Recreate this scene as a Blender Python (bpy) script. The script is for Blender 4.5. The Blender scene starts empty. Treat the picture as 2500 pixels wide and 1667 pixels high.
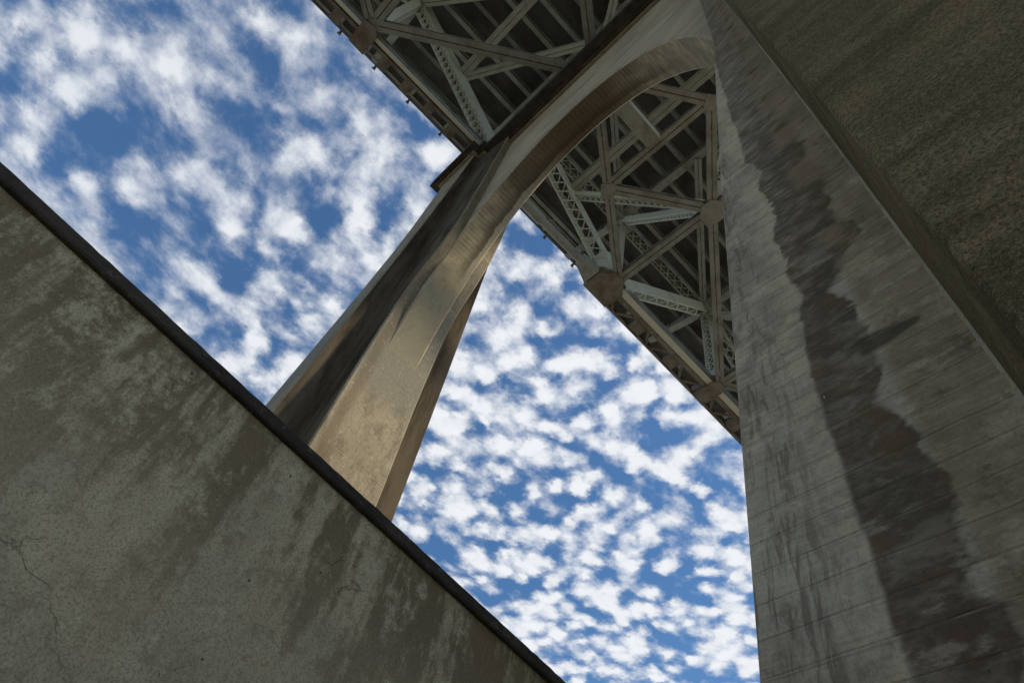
import bpy, math, random
from mathutils import Vector, Matrix
random.seed(7)
R = math.radians
sc = bpy.context.scene
col = sc.collection
H = 28.26                     # height of the truss bottom chord above the ground

# ------------------------------------------------------------------ camera
cam_d = bpy.data.cameras.new('camera'); cam = bpy.data.objects.new('camera', cam_d); col.objects.link(cam)
rot = Matrix(((0.7004767526652722, -0.6546633450040991, -0.2841623192535544),
              (-0.6937651118525323, -0.5312366066740339, -0.48628966399225537),
              (0.1673985918452075, 0.5377765078891985, -0.8263014819124674)))
cam.matrix_world = Matrix.Translation((-3.073, -10.2555, H - 26.6594)) @ rot.to_4x4()
cam_d.sensor_width = 36; cam_d.lens = 24.90; cam_d.clip_start = 0.05; cam_d.clip_end = 5000
sc.camera = cam

# ------------------------------------------------------------------ light
SUN = Vector((0.84, -0.81, 1.0)).normalized()
elev = math.asin(SUN.z); azim = math.atan2(SUN.x, SUN.y)
sd = bpy.data.lights.new('sun', 'SUN'); sun = bpy.data.objects.new('sun', sd); col.objects.link(sun)
sd.energy = 3.8; sd.angle = R(3.5); sd.color = (1.0, 0.87, 0.66)
sun.rotation_euler = SUN.to_track_quat('Z', 'Y').to_euler(); sun.location = (10, -30, 60)
sc.view_settings.view_transform = 'Standard'; sc.view_settings.look = 'None'
sc.view_settings.exposure = 0; sc.view_settings.gamma = 1; sc.view_settings.use_curve_mapping = False


class NT:
    """tiny helper to write node trees"""
    def __init__(s, tree):
        s.t = tree; s.n = tree.nodes; s.l = tree.links
    def new(s, typ, **kw):
        nd = s.n.new(typ)
        for k, v in kw.items(): setattr(nd, k, v)
        return nd
    def put(s, sock, v):
        if hasattr(v, 'is_linked') or isinstance(v, bpy.types.NodeSocket): s.l.new(v, sock)
        else: sock.default_value = v
    def m(s, op, a, b=0.0, c=None, clamp=False):
        nd = s.new('ShaderNodeMath', operation=op, use_clamp=clamp)
        s.put(nd.inputs[0], a); s.put(nd.inputs[1], b)
        if c is not None: s.put(nd.inputs[2], c)
        return nd.outputs[0]
    def step(s, x, lo, hi):
        nd = s.new('ShaderNodeMapRange', interpolation_type='SMOOTHSTEP')
        s.put(nd.inputs[0], x); s.put(nd.inputs[1], lo); s.put(nd.inputs[2], hi)
        return nd.outputs[0]
    def mix(s, f, a, b, blend='MIX'):
        nd = s.new('ShaderNodeMix', data_type='RGBA', blend_type=blend)
        s.put(nd.inputs[0], f)
        for i, v in ((6, a), (7, b)):
            if isinstance(v, tuple): v = v + (1,) if len(v) == 3 else v
            s.put(nd.inputs[i], v)
        return nd.outputs[2]
    def comb(s, x, y, z):
        nd = s.new('ShaderNodeCombineXYZ')
        for i, v in enumerate((x, y, z)): s.put(nd.inputs[i], v)
        return nd.outputs[0]
    def noise(s, vec, scale, detail=6, rough=.55, dist=0.0):
        nd = s.new('ShaderNodeTexNoise'); s.put(nd.inputs['Vector'], vec)
        nd.inputs['Scale'].default_value = scale; nd.inputs['Detail'].default_value = detail
        nd.inputs['Roughness'].default_value = rough; nd.inputs['Distortion'].default_value = dist
        return nd.outputs['Fac']
    def vor(s, vec, scale, feature='F1', rnd=1.0):
        nd = s.new('ShaderNodeTexVoronoi', feature=feature); s.put(nd.inputs['Vector'], vec)
        nd.inputs['Scale'].default_value = scale; nd.inputs['Randomness'].default_value = rnd
        return nd.outputs['Distance']
    def white(s, v):
        nd = s.new('ShaderNodeTexWhiteNoise', noise_dimensions='1D'); s.put(nd.inputs['W'], v)
        return nd.outputs[0]
    def vadd(s, a, b):
        nd = s.new('ShaderNodeVectorMath', operation='ADD'); s.put(nd.inputs[0], a); s.put(nd.inputs[1], b)
        return nd.outputs[0]
    def vmul(s, a, b):
        nd = s.new('ShaderNodeVectorMath', operation='MULTIPLY'); s.put(nd.inputs[0], a); s.put(nd.inputs[1], b)
        return nd.outputs[0]


# ------------------------------------------------------------------ sky with a sheet of broken altocumulus
world = bpy.data.worlds.new('World'); sc.world = world; world.use_nodes = True
w = NT(world.node_tree); w.n.clear()
out = w.new('ShaderNodeOutputWorld'); bg = w.new('ShaderNodeBackground')
sky = w.new('ShaderNodeTexSky', sky_type='NISHITA', sun_disc=False, sun_elevation=elev, sun_rotation=azim)
sky.air_density = 1.0; sky.dust_density = 0.3; sky.ozone_density = 1.6
tc = w.new('ShaderNodeTexCoord'); sp = w.new('ShaderNodeSeparateXYZ'); w.put(sp.inputs[0], tc.outputs['Generated'])
dx, dy, dz = sp.outputs
zz = w.m('MAXIMUM', dz, 0.06)
px = w.m('DIVIDE', dx, zz); py = w.m('DIVIDE', dy, zz)
P = w.comb(px, py, 0.0)
warp = w.new('ShaderNodeTexNoise'); w.put(warp.inputs['Vector'], P); warp.inputs['Scale'].default_value = 3.0; warp.inputs['Detail'].default_value = 3
wv = w.vmul(w.vadd(warp.outputs['Color'], (-.5, -.5, -.5)), (.09, .09, 0))
P2 = w.vadd(P, wv)
side = w.step(w.m('ADD', px, w.m('MULTIPLY', py, -.10)), -.50, .35)       # smaller, denser puffs towards one side
big = w.noise(P2, 3.6, 3, .5)
wc = w.vadd(warp.outputs['Color'], (-.5, -.5, -.5))
wf = w.new('ShaderNodeTexNoise'); w.put(wf.inputs['Vector'], P); wf.inputs['Scale'].default_value = 34; wf.inputs['Detail'].default_value = 6; wf.inputs['Roughness'].default_value = .6
P3 = w.vadd(w.vadd(P, w.vmul(wc, (.08, .08, 0))), w.vmul(w.vadd(wf.outputs['Color'], (-.5, -.5, -.5)), (.048, .048, 0)))
def puff(scale): return w.m('SUBTRACT', 1.0, w.m('MULTIPLY', w.vor(P3, scale, 'SMOOTH_F1'), 1.55))
cell = w.m('ADD', w.m('MULTIPLY', puff(25.0), side), w.m('MULTIPLY', puff(16.0), w.m('SUBTRACT', 1.0, side)))
mid = w.noise(P2, 13.0, 8, .58)
fine = w.noise(P2, 42, 7, .64)
dens = w.m('ADD', w.m('ADD', w.m('MULTIPLY', cell, .52), w.m('MULTIPLY', mid, .80)), w.m('MULTIPLY', big, .30))
dens = w.m('ADD', dens, w.m('MULTIPLY', w.m('SUBTRACT', fine, .5), .26))
lo = w.m('SUBTRACT', .530, w.m('MULTIPLY', side, .0)); hi = w.m('SUBTRACT', 1.08, w.m('MULTIPLY', side, .19))
thick = w.step(dens, lo, hi)
cover = w.m('MULTIPLY', thick, w.m('ADD', .90, w.m('MULTIPLY', side, .09)))
skyc = w.mix(1.0, sky.outputs[0], w.mix(w.noise(P, 1.6, 3, .5), (.72, 1.14, 1.42), (1.0, 1.36, 1.58)), 'MULTIPLY')
CL = 8.8
grey = w.m('ADD', w.m('MULTIPLY', w.m('SUBTRACT', 1.0, w.step(dens, .62, .98)), .8), w.m('MULTIPLY', w.step(w.noise(P2, 24, 5, .6), .45, .7), .45))
cc = w.mix(w.m('MINIMUM', w.m('MULTIPLY', grey, .62), 1.0), (CL, CL * 1.03, CL * 1.07), (CL * .80, CL * .84, CL * .91))
w.put(bg.inputs['Color'], w.mix(cover, skyc, cc)); bg.inputs['Strength'].default_value = 0.1
w.l.new(bg.outputs[0], out.inputs[0])


# ------------------------------------------------------------------ materials
def material(name, fn, rough=.9, bump_dist=.01, spec=.25, tint=(1, 1, 1)):
    m = bpy.data.materials.new(name); m.use_nodes = True
    t = NT(m.node_tree); b = m.node_tree.nodes['Principled BSDF']
    geo = t.new('ShaderNodeNewGeometry'); s = t.new('ShaderNodeSeparateXYZ'); t.put(s.inputs[0], geo.outputs['Position'])
    c, h = fn(t, geo.outputs['Position'], s.outputs)
    if tint != (1, 1, 1): c = t.mix(1.0, c, tint, 'MULTIPLY')
    t.put(b.inputs['Base Color'], c)
    t.put(b.inputs['Roughness'], rough); b.inputs['Specular IOR Level'].default_value = spec
    if h is not None:
        bp = t.new('ShaderNodeBump'); bp.inputs['Strength'].default_value = 1.0; bp.inputs['Distance'].default_value = bump_dist
        t.put(bp.inputs['Height'], h); t.l.new(bp.outputs[0], b.inputs['Normal'])
    return m

def boards(t, coord, pitch, wob):
    """board-form joints: returns (line mask, per-board random, per-board index)"""
    q = t.m('DIVIDE', t.m('ADD', coord, wob), pitch)
    fr = t.m('FRACT', q); idx = t.m('FLOOR', q)
    d = t.m('MINIMUM', fr, t.m('SUBTRACT', 1.0, fr))
    return d, t.white(idx), idx

def f_pier(t, P, xyz):                       # weathered board-marked concrete, seen from far below
    x, y, z = xyz
    st = t.vmul(P, (1.0, 1.0, .34))
    streak = t.noise(st, 3.6, 8, .72)
    blot = t.noise(P, .55, 5, .6)
    grain = t.noise(P, 26, 4, .7)
    d, rnd, idx = boards(t, z, 1.35, t.m('MULTIPLY', t.noise(P, .8, 2), .05))
    c = t.mix(t.step(blot, .35, .68), (.34, .31, .235), (.25, .225, .175))
    c = t.mix(t.m('MULTIPLY', t.step(streak, .46, .66), .7), c, (.12, .105, .085))
    c = t.mix(t.m('MULTIPLY', t.step(t.noise(st, 7.0, 5, .65), .56, .75), .45), c, (.42, .395, .33))
    c = t.mix(t.m('MULTIPLY', t.m('SUBTRACT', 1.0, t.step(d, 0.0, .014)), t.m('MULTIPLY', t.step(t.noise(P, 4, 4), .42, .6), .4)), c, (.5, .46, .37))
    c = t.mix(t.m('MULTIPLY', rnd, .14), c, (.15, .14, .12))
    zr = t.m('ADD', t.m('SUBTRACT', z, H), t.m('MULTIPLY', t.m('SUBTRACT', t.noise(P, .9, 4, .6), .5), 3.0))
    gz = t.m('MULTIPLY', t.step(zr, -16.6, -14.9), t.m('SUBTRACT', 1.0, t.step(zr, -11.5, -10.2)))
    c = t.mix(t.m('MULTIPLY', gz, .75), c, (.19, .195, .175))  # cool grey of skylit shade, painted across this height band
    bx = t.m('ABSOLUTE', t.m('ADD', t.m('ADD', x, .58), t.m('MULTIPLY', t.m('SUBTRACT', t.noise(st, 2.4, 5, .6), .5), .30)))
    c = t.mix(t.m('MULTIPLY', t.m('MULTIPLY', t.m('SUBTRACT', 1.0, t.step(bx, .05, .20)), t.step(y, -3, -2.5)), .55), c, (.12, .095, .06))
    pit = t.m('SUBTRACT', 1.0, t.step(t.vor(P, 3.0), .02, .05))
    c = t.mix(pit, c, (.05, .045, .04))
    fl = t.step(t.noise(t.vmul(P, (1, 1, .45)), 16, 4, .7), .60, .66)
    c = t.mix(t.m('MULTIPLY', fl, .4), c, (.52, .48, .38))
    c = t.mix(t.m('MULTIPLY', t.step(t.noise(t.vmul(P, (1, 1, .7)), 17, 8, .8), .47, .62), .55), c, (.15, .13, .09))
    h = t.m('ADD', t.m('MULTIPLY', grain, .7), t.m('MULTIPLY', t.step(d, 0, .016), .5))
    return c, h
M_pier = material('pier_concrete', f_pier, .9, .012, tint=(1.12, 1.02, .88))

def f_return(t, P, xyz):                     # sheltered returns: brown stain, darkened further to stand in for shade
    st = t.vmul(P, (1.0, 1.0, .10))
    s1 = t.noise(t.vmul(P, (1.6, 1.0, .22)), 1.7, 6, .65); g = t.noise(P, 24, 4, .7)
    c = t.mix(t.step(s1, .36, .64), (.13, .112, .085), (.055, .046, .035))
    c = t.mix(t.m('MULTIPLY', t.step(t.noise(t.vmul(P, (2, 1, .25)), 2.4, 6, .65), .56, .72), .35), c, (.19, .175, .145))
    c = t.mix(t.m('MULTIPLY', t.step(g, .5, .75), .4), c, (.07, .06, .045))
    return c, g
M_return = material('stained_shaded_return_concrete', f_return, .95, .012, .1, tint=(.95, .86, .76))

def f_beam(t, P, xyz):                       # wall of the arch: long streaks along the boards
    x, y, z = xyz
    st = t.vmul(P, (1.0, .10, 1.0))
    s1 = t.noise(st, 5.5, 7, .65); s2 = t.noise(t.vmul(P, (1, .22, .8)), 2.0, 5, .6)
    blot = t.noise(P, .5, 4, .6); grain = t.noise(P, 24, 4, .7)
    d, rnd, idx = boards(t, z, .16, t.m('MULTIPLY', t.noise(P, .7, 2), .05))
    c = t.mix(t.step(blot, .35, .68), (.36, .32, .255), (.27, .245, .20))
    c = t.mix(t.m('MULTIPLY', t.step(s1, .48, .70), .6), c, (.15, .125, .095))
    c = t.mix(t.m('MULTIPLY', t.step(s2, .52, .7), .45), c, (.47, .43, .35))
    c = t.mix(t.m('MULTIPLY', t.m('SUBTRACT', 1.0, t.step(d, 0.0, .10)), .35), c, (.13, .115, .09))
    c = t.mix(t.m('MULTIPLY', t.step(grain, .5, .75), .3), c, (.17, .15, .12))
    return c, t.m('ADD', t.m('MULTIPLY', grain, .6), t.m('MULTIPLY', t.step(d, 0, .08), .6))
M_beam = material('arch_wall_concrete', f_beam, .9, .012, tint=(1.32, 1.18, 1.0))

def f_soffit(t, P, xyz):                     # soffit: joints run across the curve, dirt and pale runs
    uv = t.new('ShaderNodeUVMap'); s = t.new('ShaderNodeSeparateXYZ'); t.put(s.inputs[0], uv.outputs[0])
    u, v = s.outputs[0], s.outputs[1]
    V = t.comb(u, v, 0.0)
    d, rnd, idx = boards(t, v, .155, t.m('MULTIPLY', t.noise(V, 2.0, 2), .03))
    strk = t.noise(t.vmul(V, (.5, 1.0, 1)), 4.0, 7, .7)
    blot = t.noise(V, .9, 5, .6); grain = t.noise(V, 26, 4, .7)
    c = t.mix(t.step(blot, .36, .66), (.35, .315, .235), (.20, .185, .15))
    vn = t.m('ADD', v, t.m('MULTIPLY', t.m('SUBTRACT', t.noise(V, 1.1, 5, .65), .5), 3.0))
    c = t.mix(t.m('MULTIPLY', t.m('SUBTRACT', 1.0, t.step(vn, 3.2, 4.6)), .75), c, (.19, .195, .175))  # lower end greyed, painting in the same skylit shade
    brown = t.m('MULTIPLY', t.step(vn, 6.9, 8.6), t.m('SUBTRACT', 1.0, t.step(vn, 12.0, 15.0)))
    c = t.mix(t.m('MULTIPLY', brown, .85), c, (.085, .070, .052))
    c = t.mix(t.m('MULTIPLY', t.m('MULTIPLY', t.step(vn, 13.5, 15.5), t.step(t.noise(V, 2.3, 6, .7), .48, .6)), .6), c, (.16, .15, .12))
    c = t.mix(t.m('MULTIPLY', t.m('MULTIPLY', t.step(strk, .46, .70), t.step(vn, 3.5, 7.0)), .55), c, (.10, .085, .065))
    c = t.mix(t.m('MULTIPLY', t.m('MULTIPLY', t.m('SUBTRACT', 1.0, t.step(d, 0.0, .13)), t.step(v, 3.5, 6.0)), t.m('MULTIPLY', t.m('ADD', .25, rnd), t.m('ADD', .3, t.step(t.noise(V, 2.6, 4, .6), .4, .6)))), c, (.05, .042, .032))
    fl = t.step(t.noise(t.vmul(P, (1, 1, .6)), 15, 5, .75), .57, .66)
    c = t.mix(t.m('MULTIPLY', t.m('MULTIPLY', fl, t.step(vn, 7.5, 4.5)), .35), c, (.45, .42, .34))
    c = t.mix(t.m('MULTIPLY', t.step(t.noise(t.vmul(P, (1, 1, .3)), 7, 6, .7), .50, .66), .35), c, (.13, .115, .085))
    # dark water line and the clean pale strip beyond it
    wob = t.m('MULTIPLY', t.m('SUBTRACT', t.noise(t.comb(t.m('MULTIPLY', u, .35), v, 0.0), .95, 6, .6), .5), .30)
    e = t.m('ADD', u, wob)
    pale = t.step(e, .66, .72)
    dark = t.m('MULTIPLY', t.step(e, .36, .64), t.m('SUBTRACT', 1.0, pale))
    zone = t.m('MULTIPLY', t.step(v, 3.8, 5.6), t.m('SUBTRACT', 1.0, t.step(v, 13.0, 16.5)))
    dark = t.m('MULTIPLY', dark, zone)
    c = t.mix(t.m('MULTIPLY', dark, .75), c, (.055, .048, .038))
    c = t.mix(t.m('MULTIPLY', t.m('MULTIPLY', pale, t.m('MULTIPLY', t.step(v, 3.8, 5.2), t.m('SUBTRACT', 1.0, t.step(v, 8.5, 10.5)))), .7), c, (.30, .30, .27))
    c = t.mix(t.m('MULTIPLY', t.step(grain, .5, .75), .25), c, (.16, .14, .11))
    return c, t.m('ADD', t.m('MULTIPLY', grain, .5), t.m('MULTIPLY', t.m('MULTIPLY', t.step(d, 0, .1), t.step(v, 3.5, 6.0)), .6))
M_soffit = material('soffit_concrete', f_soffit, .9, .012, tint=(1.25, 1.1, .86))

def f_face(t, P, xyz):                       # near face of the right leg: board marks, brown water stain
    x, y, z = xyz
    zr = t.m('SUBTRACT', z, H)
    n1 = t.noise(P, 1.2, 3, .5)
    d, rnd, idx = boards(t, z, .155, t.m('ADD', t.m('MULTIPLY', n1, .03), t.m('MULTIPLY', y, .015)))
    d2, rnd2, idx2 = boards(t, z, .052, t.m('MULTIPLY', n1, .03))
    grain = t.noise(P, 70, 8, .8); grain2 = t.noise(P, 190, 4, .8)
    blot = t.noise(t.vmul(P, (1, 1, .5)), 3.0, 6, .62)
    hstreak = t.noise(t.vmul(P, (1, .9, 9)), 5.0, 6, .65)
    vstreak = t.noise(t.comb(x, t.m('MULTIPLY', y, 13.0), t.m('MULTIPLY', z, 1.6)), 1.6, 8, .72, .8)
    c = t.mix(t.step(blot, .32, .66), (.30, .295, .275), (.195, .19, .175))
    tan = t.step(y, -9.78, -9.86)
    c = t.mix(t.m('MULTIPLY', tan, .8), c, t.mix(t.step(blot, .4, .62), (.21, .18, .14), (.135, .118, .092)))
    c = t.mix(t.m('MULTIPLY', t.step(hstreak, .50, .72), .40), c, (.40, .385, .34))
    c = t.mix(t.m('MULTIPLY', t.m('MULTIPLY', t.step(vstreak, .49, .60), t.step(y, -9.55, -9.2)), .72), c, (.095, .09, .082))
    c = t.mix(t.m('MULTIPLY', t.m('MULTIPLY', t.step(t.noise(t.vmul(P, (1, 1.2, 1)), 9, 7, .72), .52, .62), t.step(t.noise(P, 1.7, 3), .44, .58)), .6), c, (.12, .11, .095))
    c = t.mix(t.m('MULTIPLY', t.step(t.noise(t.vmul(P, (1, .8, 1.4)), 3.1, 7, .7), .53, .66), .45), c, (.42, .40, .35))
    # the stain: edge steps from board to board
    jag = t.m('ADD', t.m('MULTIPLY', t.m('SUBTRACT', rnd, .5), .04),
              t.m('ADD', t.m('MULTIPLY', t.m('SUBTRACT', rnd2, .5), t.m('MULTIPLY', .035, t.step(t.noise(P, 1.3, 2), .46, .56))),
                  t.m('MULTIPLY', t.m('SUBTRACT', t.noise(t.vmul(P, (1, .6, 1.3)), 1.9, 6, .58), .5), .26)))
    low = t.m('MULTIPLY', t.step(zr, -23.2, -22.8), t.step(zr, -20.2, -20.5))
    edge_in = t.m('ADD', t.m('ADD', t.m('SUBTRACT', y, -9.485), t.m('MULTIPLY', low, .065)), t.m('MULTIPLY', jag, t.m('ADD', .35, t.m('MULTIPLY', low, .65))))
    rlim = t.m('SUBTRACT', -9.79, t.m('MULTIPLY', t.step(zr, -22.75, -22.45), .20))
    jag2 = t.m('ADD', jag, t.m('MULTIPLY', t.m('SUBTRACT', t.noise(P, 2.4, 4, .6), .5), .22))
    edge_out = t.m('SUBTRACT', t.m('ADD', y, jag2), rlim)
    stain = t.m('MULTIPLY', t.m('SUBTRACT', 1.0, t.step(edge_in, -.012, .018)), t.step(edge_out, -.010, t.m('ADD', t.m('ADD', .015, t.m('MULTIPLY', t.step(t.noise(P, 2.2, 2), .45, .6), .05)), t.m('MULTIPLY', t.step(zr, -22, -19), .12))))
    hole = t.step(t.noise(t.vmul(P, (1, 1, 2.5)), 3.4, 6, .68), .55, .66)
    stain = t.m('MULTIPLY', stain, t.m('SUBTRACT', 1.0, t.m('MULTIPLY', hole, .6)))
    sc_ = t.mix(t.step(t.noise(t.vmul(P, (1, 1, .6)), 4.5, 4, .6), .38, .62), (.075, .055, .043), (.052, .046, .040))
    up = t.step(zr, -22.2, -18.5)
    c = t.mix(t.m('MULTIPLY', stain, t.m('SUBTRACT', t.m('SUBTRACT', .94, t.m('MULTIPLY', t.step(t.noise(t.vmul(P, (1, 1, 2)), 4.0, 6, .7), .42, .66), .38)), t.m('MULTIPLY', up, t.m('ADD', .10, t.m('MULTIPLY', t.step(hstreak, .46, .6), .30))))), c, sc_)
    pale_rim = t.m('MULTIPLY', t.m('MULTIPLY', t.step(edge_in, .0, .02), t.m('SUBTRACT', 1.0, t.step(edge_in, .05, .26))), t.step(t.noise(t.vmul(P, (1, 1, 1.6)), 3.4, 7, .7), .36, .60))
    c = t.mix(t.m('MULTIPLY', pale_rim, .55), c, (.40, .38, .33))  # pale concrete band beside the stain's edge
    patch = t.m('MULTIPLY', t.m('MULTIPLY', t.step(y, -9.72, -9.80), t.step(zr, -22.9, -22.3)), t.step(t.noise(t.vmul(P, (1, .9, 1.5)), 2.2, 7, .66), .46, .54))
    c = t.mix(t.m('MULTIPLY', patch, .6), c, (.20, .175, .14))
    low_d = t.step(t.noise(t.vmul(P, (1, .8, 1.2)), 6.0, 8, .74), .56, .64)
    c = t.mix(t.m('MULTIPLY', t.m('MULTIPLY', low_d, t.step(y, -9.8, -9.95)), .6), c, (.06, .05, .04))
    # dark tongue of wet dirt running outwards
    tq = t.m('ADD', t.m('ABSOLUTE', t.m('ADD', t.m('SUBTRACT', zr, -23.52), t.m('MULTIPLY', y, .0))), t.m('MULTIPLY', t.m('SUBTRACT', n1, .5), .10))
    tongue = t.m('MULTIPLY', t.m('SUBTRACT', 1.0, t.step(tq, t.m('MULTIPLY', t.step(y, -10.12, -9.75), .05), t.m('ADD', .012, t.m('MULTIPLY', t.step(y, -10.12, -9.75), .085)))), t.m('MULTIPLY', t.step(y, -10.05, -10.0), t.m('SUBTRACT', 1.0, t.step(y, -9.75, -9.7))))
    c = t.mix(t.m('MULTIPLY', tongue, .85), c, (.045, .045, .04))
    # joints, pale ridges, specks, scratches
    c = t.mix(t.m('MULTIPLY', t.m('SUBTRACT', 1.0, t.step(d, 0.0, .045)), t.m('MULTIPLY', t.m('MULTIPLY', rnd, t.step(t.noise(P, 5, 5, .7), .42, .66)), .6)), c, (.40, .385, .33))
    c = t.mix(t.m('MULTIPLY', t.m('MULTIPLY', t.step(d, .12, .04), t.m('MULTIPLY', rnd, t.step(d, .02, .04))), .4), c, (.09, .08, .065))
    c = t.mix(t.m('MULTIPLY', t.m('SUBTRACT', 1.0, t.step(d2, 0.0, .12)), t.m('MULTIPLY', rnd2, .28)), c, (.09, .085, .075))
    spk = t.m('SUBTRACT', 1.0, t.step(t.vor(P, 9.0), .03, .075))
    c = t.mix(t.m('MULTIPLY', spk, t.step(t.noise(P, 1.6, 2), .47, .6)), c, (.035, .032, .03))
    nick = t.m('SUBTRACT', 1.0, t.step(t.vor(t.vmul(P, (1, 1.3, .30)), 7.0), .014, .026))
    c = t.mix(t.m('MULTIPLY', nick, .8), c, (.62, .60, .52))
    c = t.mix(t.m('MULTIPLY', t.step(grain, .46, .66), .42), c, (.095, .09, .08))
    c = t.mix(t.m('MULTIPLY', t.step(grain2, .56, .74), .25), c, (.42, .41, .37))
    h = t.m('ADD', t.m('ADD', t.m('MULTIPLY', grain, .45), t.m('MULTIPLY', t.step(d, 0, .07), .7)),
            t.m('ADD', t.m('MULTIPLY', rnd, .25), t.m('MULTIPLY', t.noise(t.vmul(P, (1, 1, 10)), 9, 4, .6), .3)))
    return c, h
M_face = material('board_marked_concrete', f_face, .95, .007, .05, tint=(1.68, 1.41, 1.08))

def f_rough(t, P, xyz):                      # rough exposed aggregate of the projecting pilaster
    x, y, z = xyz
    a = t.vor(P, 75); a2 = t.noise(P, 62, 8, .82); a3 = t.noise(P, 170, 4, .8)
    blot = t.noise(t.vmul(P, (1, 1, .6)), 1.5, 6, .6)
    hs = t.noise(t.vmul(P, (1, .35, 2.2)), 1.4, 5, .6)
    c = t.mix(t.step(blot, .36, .64), (.135, .118, .092), (.085, .080, .062))
    c = t.mix(t.m('MULTIPLY', t.step(hs, .48, .66), .6), c, (.175, .155, .125))
    c = t.mix(t.m('MULTIPLY', t.step(t.noise(t.vmul(P, (1, .5, 1.3)), 1.1, 6, .7), .50, .60), .65), c, (.045, .044, .036))
    c = t.mix(t.m('MULTIPLY', t.step(a2, .44, .60), .80), c, (.025, .022, .018))
    c = t.mix(t.m('MULTIPLY', t.step(a3, .54, .66), .55), c, (.32, .28, .22))
    c = t.mix(t.m('MULTIPLY', t.m('SUBTRACT', 1.0, t.step(a, .08, .2)), .35), c, (.26, .20, .15))
    seam, rs, _i = boards(t, z, .62, t.m('MULTIPLY', t.noise(P, 1.5, 3), .10))
    c = t.mix(t.m('MULTIPLY', t.m('MULTIPLY', t.m('SUBTRACT', 1.0, t.step(seam, .0, .03)), rs), .5), c, (.03, .027, .02))
    nick = t.m('SUBTRACT', 1.0, t.step(t.vor(t.vmul(P, (1, 1.3, .4)), 7.0), .014, .024))
    c = t.mix(t.m('MULTIPLY', nick, .8), c, (.5, .47, .40))
    c = t.mix(t.m('MULTIPLY', t.step(t.noise(P, 9, 6, .7), .52, .62), .5), c, (.06, .065, .045))
    m_ = t.noise(P, 48, 9, .85)
    c = t.mix(t.m('MULTIPLY', t.step(m_, .50, .62), .6), c, (.028, .024, .018)); c = t.mix(t.m('MULTIPLY', t.step(m_, .47, .36), .55), c, (.22, .19, .15))
    c = t.mix(t.m('MULTIPLY', t.m('SUBTRACT', 1.0, t.step(t.vor(P, 46), .10, .22)), t.m('MULTIPLY', t.step(t.noise(P, 5, 3), .45, .6), .6)), c, (.20, .085, .05))
    return c, t.m('ADD', a2, t.m('MULTIPLY', a3, .5))
M_rough = material('rough_aggregate_concrete', f_rough, .97, .006, .02, tint=(1.75, 1.48, 1.02))

def f_wall(t, P, xyz):                       # retaining wall: mottled render, cracks, dirt runs below the coping
    P = t.vmul(P, (1.35, 1.35, 1.35)); s_ = t.new('ShaderNodeSeparateXYZ'); t.put(s_.inputs[0], P); x, y, z = s_.outputs
    grain = t.noise(P, 95, 8, .80); g2 = t.noise(P, 240, 4, .8)
    blot = t.noise(P, 1.1, 6, .62); b2 = t.noise(P, 3.6, 6, .68)
    c = t.mix(t.step(blot, .34, .66), (.30, .28, .235), (.235, .225, .195))
    top = t.step(z, 3.0, 4.75)
    run = t.noise(t.comb(t.m('MULTIPLY', x, 3.2), y, t.m('MULTIPLY', z, .7)), 1.25, 7, .70)
    dirt = t.m('MULTIPLY', t.step(t.m('ADD', run, t.m('ADD', t.m('MULTIPLY', top, .15), t.m('MULTIPLY', t.m('SUBTRACT', t.noise(P, 12, 8, .8), .5), .32))), .53, .66), t.m('ADD', .04, t.m('MULTIPLY', top, .96)))
    c = t.mix(t.m('MULTIPLY', dirt, .85), c, (.070, .055, .036))
    lich = t.step(t.m('ADD', t.noise(t.vmul(P, (1.6, 1, .8)), 3.2, 7, .72), t.m('MULTIPLY', top, .06)), .54, .64)
    c = t.mix(t.m('MULTIPLY', lich, t.m('MULTIPLY', .75, t.step(t.noise(P, 13, 8, .8), .42, .60))), c, (.34, .335, .29))
    c = t.mix(t.m('MULTIPLY', t.step(t.noise(P, 7.5, 8, .75), .50, .62), .42), c, (.13, .12, .095))
    c = t.mix(t.m('MULTIPLY', t.m('MULTIPLY', t.step(b2, .34, .24), 1.0), .5), c, (.33, .31, .26))
    wv = t.new('ShaderNodeTexNoise'); t.put(wv.inputs['Vector'], P); wv.inputs['Scale'].default_value = 6; wv.inputs['Detail'].default_value = 6
    PW = t.vadd(P, t.vmul(t.vadd(wv.outputs['Color'], (-.5, -.5, -.5)), (.30, .30, .30)))
    cr = t.vor(PW, 1.5, 'DISTANCE_TO_EDGE'); cr2 = t.vor(PW, 4.6, 'DISTANCE_TO_EDGE')
    m1 = t.m('MULTIPLY', t.m('SUBTRACT', 1.0, t.step(cr, .001, t.m('ADD', .003, t.m('MULTIPLY', b2, .010)))), t.step(t.noise(P, 1.3, 4, .6), .52, .62))
    m2 = t.m('MULTIPLY', t.m('SUBTRACT', 1.0, t.step(cr2, .001, .022)), t.step(t.noise(P, 1.7, 4, .6), .50, .58))
    c = t.mix(t.m('MULTIPLY', m1, .38), c, (.08, .07, .05)); c = t.mix(t.m('MULTIPLY', m2, .35), c, (.08, .07, .055))
    pit = t.m('SUBTRACT', 1.0, t.step(t.vor(P, 5.5), .02, .055))
    c = t.mix(t.m('MULTIPLY', pit, .9), c, (.03, .027, .02))
    c = t.mix(t.m('MULTIPLY', t.step(grain, .46, .60), .60), c, (.085, .076, .06))
    c = t.mix(t.m('MULTIPLY', t.step(g2, .52, .66), .38), c, (.38, .36, .30))
    h = t.m('SUBTRACT', t.m('ADD', t.m('MULTIPLY', grain, .5), t.m('MULTIPLY', b2, .6)), t.m('ADD', t.m('MULTIPLY', m1, .7), t.m('MULTIPLY', pit, 1.0)))
    return c, h
M_wall = material('retaining_wall_concrete', f_wall, .95, .006, .06, tint=(2.05, 1.82, 1.42))

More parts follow.
